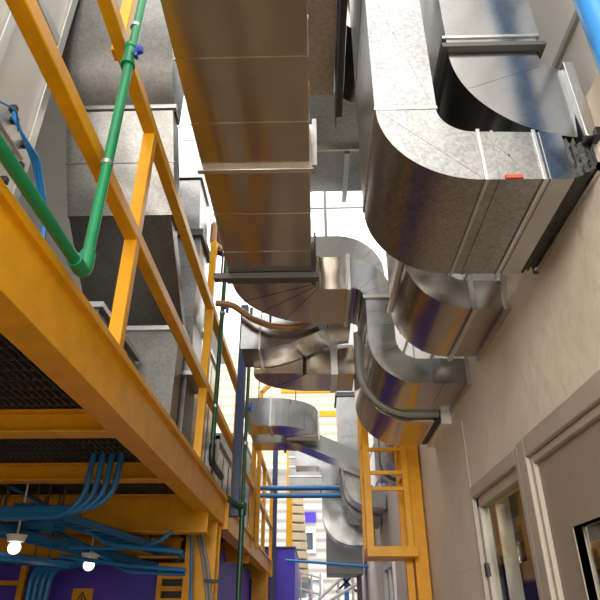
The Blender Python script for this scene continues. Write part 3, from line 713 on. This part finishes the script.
D = Duct(O, 'XZ', 9.0, 9.4, 'galv_smooth')
D.run([(-.3, 3.86), (.26, 3.86), (.26, 2.71), (.84, 2.71)], [.24, .30], [.32, .32, .27], ['inlet', 'drop', 'outlet'], .35, 5, ())
# overhead ducts between main duct and riser
Q = thing('overhead_duct', (.1, 2.5, 4.4), 'flat grey duct crossing high overhead behind the main duct', 'duct')
D = Duct(Q, 'XY', 4.4, 4.75, 'galv')
D.strip([(-.75, 2.93), (.44, 2.93)], [(0, 1)]*2, [.92]*2, 'panel', (.63,))
obj('stiffener', boxes((-.75, .44, 2.92, 2.94, 4.37, 4.40)), 'galv_trim', Q); obj('stiffener', boxes((.225, .26, 2.95, 3.47, 4.36, 4.40)), 'galv_trim', Q)
R_ = thing('overhead_duct', (.06, 2, 4.1), 'narrow brownish spangled duct along the right side of the main duct', 'duct')
D = Duct(R_, 'XY', 4.1, 4.38, 'galv_brown')
D.strip([(.04, .2), (.04, 2.22)], [(1, 0)]*2, [.17]*2, 'trunk', (.5,))
S_ = thing('hanging_angle', (.16, 2, 4.1), 'grey steel angle hanging along the brown spangled duct', 'angle')
obj('angle', boxes((.135, .175, .2, 2.36, 4.08, 4.12), (.135, .14, .2, 2.36, 4.0, 4.3)), 'strut', S_)
U_ = thing('overhead_duct', (.26, 2, 4.1), 'dark duct with curved underside between brown duct and near riser', 'duct')
prof = [(.18, 5.2), (.18, 4.14), (.20, 4.12), (.25, 4.10), (.30, 4.115), (.335, 4.16), (.345, 4.22), (.345, 5.2)]
bm = BM(); add_prism(bm, prof, 'Y', 1.83, 2.28); obj('curved_trunk', bm, 'galv_old', U_)

# ================================================================== YELLOW LADDER CAGE on the wall
lc = thing('ladder_cage', (.6, 4.7, 0), 'yellow steel frame with rungs fixed to the right wall, below the duct elbows', 'ladder')
y0, y1 = 4.62, 4.95
obj('column', bars(((.785, 4.80, 0), (.785, 4.80, 3.02), .10, .12)), 'yellow', lc, bevel=.004)
for y in (y0, y1): obj('stile', bars(((.40, y, 2.06), (.40, y, 3.35), .055, .05)), 'yellow', lc, bevel=.003)
for y in (y0, y1): obj('inner_stile', bars(((.695, y, 2.06), (.695, y, 3.35), .045, .045)), 'yellow', lc, bevel=.003)
obj('bottom_bar', boxes((.372, .74, y0-.03, y1+.03, 2.02, 2.09)), 'yellow', lc, bevel=.003)
for z in (2.62, 2.50, 2.80, 3.1): obj('rung', bars(((.40, y0, z), (.695, y0, z), .028, .028)), 'yellow', lc, bevel=.002)
for z in (2.62, 2.9):
    for x in (.40, .695): obj('side_bar', bars(((x, y0, z), (x, y1, z), .03, .03)), 'yellow', lc)
obj('lower_post', bars(((.70, 4.82, 0), (.70, 4.82, 2.03), .055, .055)), 'yellow', lc, bevel=.003)
obj('wall_bracket', boxes((.80, .85, 4.80, 4.86, 2.55, 2.60)), 'yellow', lc)
# blue pipe top right corner
bp = thing('blue_pipe', (.78, 1.0, 3.0), 'thick bright blue vertical pipe in the upper right corner', 'pipe')
obj('pipe', tubes(([(.805, 1.06, 5.0), (.805, 1.06, 2.0+.86)], .042, 24)), 'blue_bright', bp)
obj('bracket', boxes((.79, .905, 1.05, 1.07, 3.5, 3.54)), 'strut', bp)

# pair of blue pipes crossing the alley
for k, z in enumerate((3.37, 3.26)):
    tag(obj('crossing_pipe', tubes(([(-.92, 9.0, z), (.86, 9.0, z)], .037, 12)), 'blue'), 'dark blue pipe bridging the alley, %s of the pair' % ('upper', 'lower')[k], 'pipe', 'blue pipes bridging the alley')
lp = tubes(([(-.5, 10.4, 2.50), (.86, 10.4, 2.40)], .022, 10)); tag(obj('crossing_pipe', lp, 'blue_bright'), 'thin light blue pipe bridging the alley low in front of the grey box', 'pipe')

# ================================================================== FAR END
pb_ = thing('purple_booth', (-.55, 11, 0), 'purple booth wall beyond the end of the mezzanine', 'booth')
obj('shell', boxes((-1.3, -.36, 10.8, 13.2, 0, 2.72)), 'purple', pb_, bevel=.01)
obj('edge_cap', boxes((-1.3, -.35, 10.78, 13.2, 2.72, 2.75)), 'navy', pb_)
bx = thing('dark_grey_box', (.5, 10.2, 0), 'dark slate grey sheet metal unit hanging at the end of the alley', 'cabinet')
obj('casing', boxes((.18, .78, 10.6, 11.4, 2.30, 3.62)), 'grey_box', bx, bevel=.01)
obj('bracket_leg', boxes((.70, .75, 10.7, 10.76, 0, 2.30)), 'strut', bx); obj('bracket_leg', boxes((.70, .75, 11.2, 11.26, 0, 2.30)), 'strut', bx)
ys = thing('yellow_far_post', (-.55, 10.7, 0), 'tall bright yellow post standing beyond the railing end', 'post')
xx = at(288, 470, Y=12.5).x
obj('post', bars(((xx, 13.4, 0), (xx, 13.4, 5.4), .13, .13)), 'yellow', ys); obj('cap', boxes((xx-.09, xx+.09, 13.31, 13.49, 5.4, 5.44)), 'yellow', ys)
nb = thing('navy_far_post', (-.7, 10.7, 0), 'navy pole at the far end of the guard rail', 'post')
obj('post', bars(((-.72, 10.68, 0), (-.72, 10.68, 4.5), .09, .09)), 'navy', nb); obj('base', boxes((-.8, -.64, 10.61, 10.75, 0, .02)), 'navy', nb)
# end building
struct('wall_end', boxes((-6, 6, 17, 17.2, 0, 5.5)), 'white_clad')
struct('wall_end_upper', boxes((-6, 6, 17.6, 17.8, 5.5, 9.4)), 'cream_clad')
struct('roof_end', boxes((-6, 6, 16.6, 17.8, 5.4, 5.5)), 'white')
for k, (px0, px1, py0, py1, lab) in enumerate(((300, 313, 533, 550, ''), (286, 320, 580, 598, ''))):
    a, b = at(px0, py0, Y=16.95), at(px1, py1, Y=16.95)
    wn = struct('window_%d' % (3+k), boxes((a.x-.08, a.x, 16.9, 17.02, b.z-.08, a.z+.08), (b.x, b.x+.08, 16.9, 17.02, b.z-.08, a.z+.08), (a.x, b.x, 16.9, 17.02, a.z, a.z+.08), (a.x, b.x, 16.9, 17.02, b.z-.08, b.z)), 'white')
    obj('window_pane', boxes((a.x, b.x, 16.96, 16.99, b.z, a.z)), 'glasswin', wn)
a, b = at(296, 512, Y=16.9), at(316, 522, Y=16.9)
tag(obj('purple_banner', boxes((a.x, b.x, 16.93, 17.0, b.z, a.z)), 'purple'), 'small purple panel on the far white building', 'panel')
a, b = at(318, 522, Y=14), at(322, 545, Y=14)
# stacked cream panels leaning in a rack
for k in range(9):
    z = 2.55+k*.19
    o = bars(((-.72+.015*k-.0, 14.2, z), (-.16-.015*k, 14.2, z-.02), .5, .15))
    tag(obj('cream_crate', o, 'cream', bevel=.01), 'cream slab in the leaning stack beyond the purple booth, %s' % ('lowest of all', 'second from bottom', 'third from bottom', 'fourth from bottom', 'fifth, at mid height', 'fourth from top', 'third from top', 'second from top', 'topmost')[k], 'slab', 'stacked cream slabs')
rk = thing('slab_rack', (-.45, 14.2, 0), 'grey rack standing under the stack of cream slabs', 'rack')
obj('platform', boxes((-.8, -.1, 13.9, 14.5, 2.40, 2.45)), 'grey', rk)
for x in (-.75, -.15): obj('leg', boxes((x-.03, x+.03, 13.95, 14.01, 0, 2.40)), 'grey', rk)
# yellow beams far up
yb = thing('gantry_beam', (-.1, 13, 6), 'yellow horizontal gantry beam high at the far end', 'beam')
p, q = at(281, 390, Y=14), at(336, 393, Y=14); obj('beam', bars(((p.x, 14, p.z), (2.2, 14, p.z), .14, .16)), 'yellow', yb)
obj('upright', bars(((2.2, 14, 0), (2.2, 14, p.z+.1), .2, .2)), 'yellow', yb)
y2 = at(318, 414, Y=15.5); yb2 = thing('gantry_beam', (.3, 15.5, y2.z), 'second yellow gantry beam lower and farther back', 'beam')
obj('beam', bars(((y2.x, 15.5, y2.z), (2.2, 15.5, y2.z), .14, .14)), 'yellow', yb2); obj('upright', bars(((2.2, 15.5, 0), (2.2, 15.5, y2.z+.1), .2, .2)), 'yellow', yb2)
gb = thing('far_duct_unit', (-.3, 12, 4.4), 'galvanised boxed unit with ribbed underside high above the alley end', 'duct')
a, b = at(289, 448, Y=11.5), at(323, 486, Y=11.5)
D = Duct(gb, 'XZ', 11.5, 12.5, 'galv'); D.strip([(a.x, (a.z+b.z)/2), (b.x, (a.z+b.z)/2)], [(0, 1)]*2, [a.z-b.z]*2, 'casing', (.3, .6)); 
for f in (.25, .5, .75): obj('rib', boxes((a.x, b.x, 11.48, 11.5, b.z+(a.z-b.z)*f-.02, b.z+(a.z-b.z)*f+.02)), 'galv_trim', gb)
# stair handrails at the bottom
obj('wall_bracket', boxes((b.x-.05, .852, 11.9, 12.0, b.z-.04, b.z)), 'strut', gb)
st = thing('stair_railing', (.2, 11.8, 1.8), 'white handrails of a stair rising to the right at the alley end', 'railing')
for (p0, p1) in (((318, 600), (352, 568)), ((312, 612), (360, 582))):
    a, b = at(*p0, Y=12.2), at(*p1, Y=12.2); obj('handrail', tubes(([a, b], .03, 8)), 'white', st)
for px in (320, 338, 352):
    a = at(px, 598-(px-318)*.94, Y=12.2); obj('post', tubes(([(a.x, 12.2, 0), (a.x, 12.2, a.z)], .022, 8)), 'white', st)
bq = thing('blue_stand', (.35, 12.6, 0), 'small blue frame standing behind the stair handrail', 'stand')
a = at(346, 575, Y=12.6); obj('upright', bars(((a.x, 12.6, 0), (a.x, 12.6, a.z), .09, .06)), 'blue_bright', bq)
obj('brace', bars(((a.x-.2, 12.55, a.z+.05), (a.x+.2, 12.55, a.z-.3), .03, .04), ((a.x+.2, 12.55, a.z+.05), (a.x-.2, 12.55, a.z-.3), .03, .04)), 'black', bq)
wt = thing('white_rail_fence', (-.3, 13, 0), 'white tubular barrier at the bottom of the alley end', 'barrier')
for z in (2.0, 2.3): obj('rail', tubes(([(-.34, 12.9, z+.2), (.1, 13.2, z+.1)], .02, 8)), 'white', wt)
for x in (-.32, -.1, .08): obj('post', tubes(([(x, 13.05, 0), (x, 13.05, 2.48)], .02, 8)), 'white', wt)
# wire and rod across the bright gap
zc = at(335, 208, Y=4.5).z
tag(obj('overhead_cable', tubes(([(-.9, 4.5, zc), (.905, 4.5, zc)], .009, 6)), 'grey'), 'thin grey cable crossing the bright sky gap right of the main duct', 'cable')
xr = at(325, 200, Y=3.75).x
obj('threaded_rod', tubes(([(xr, 3.75, 4.1), (xr, 3.75, 6.5)], .012, 8)), 'grey', Z_)
for x in (-.3, .1): obj('threaded_rod', tubes(([(x, 3.6, 3.4), (x, 3.6, 3.95)], .006, 6)), 'strut', J1)

# ================================================================== LIGHT
wd = bpy.data.worlds.new('overcast_sky'); SC.world = wd; wd.use_nodes = True
nt = wd.node_tree; bg = nt.nodes['Background']
bg.inputs['Color'].default_value = (1, .98, .95, 1); bg.inputs['Strength'].default_value = 1.7
sl = bpy.data.lights.new('soft_sun', 'SUN'); sl.energy = 0.5; sl.angle = math.radians(40); sl.color = (1, .96, .9)
so = bpy.data.objects.new('soft_sun', sl); COL.objects.link(so); so.location = (0, -4, 9); so.rotation_euler = (math.radians(38), math.radians(-14), 0)

al = bpy.data.lights.new('offscreen_fill', 'AREA'); al.shape = 'RECTANGLE'; al.size = 1.4; al.size_y = 1.4; al.energy = 170; al.color = (1, .95, .87)  # added fill behind the camera to lift wall and undersides, no fixture modelled
ao = bpy.data.objects.new('offscreen_fill', al); COL.objects.link(ao); ao.location = (-.45, -2.8, 3.1)
ao.rotation_euler = (V(.8, 2.2, 1.7)-ao.location).to_track_quat('-Z', 'Y').to_euler()
# ================================================================== CAMERA
cam = bpy.data.cameras.new('camera'); cam.sensor_fit = 'HORIZONTAL'; cam.sensor_width = 36; cam.lens = 36*FPX/600; cam.clip_start = .02
co = bpy.data.objects.new('camera', cam); COL.objects.link(co); co.location = EYE
co.rotation_euler = (math.pi/2+PITCH, 0, YAW)
SC.camera = co
SC.view_settings.view_transform = 'Standard'; SC.view_settings.look = 'None'; SC.view_settings.gamma = 1; SC.view_settings.exposure = .58
SC.view_settings.use_curve_mapping = False
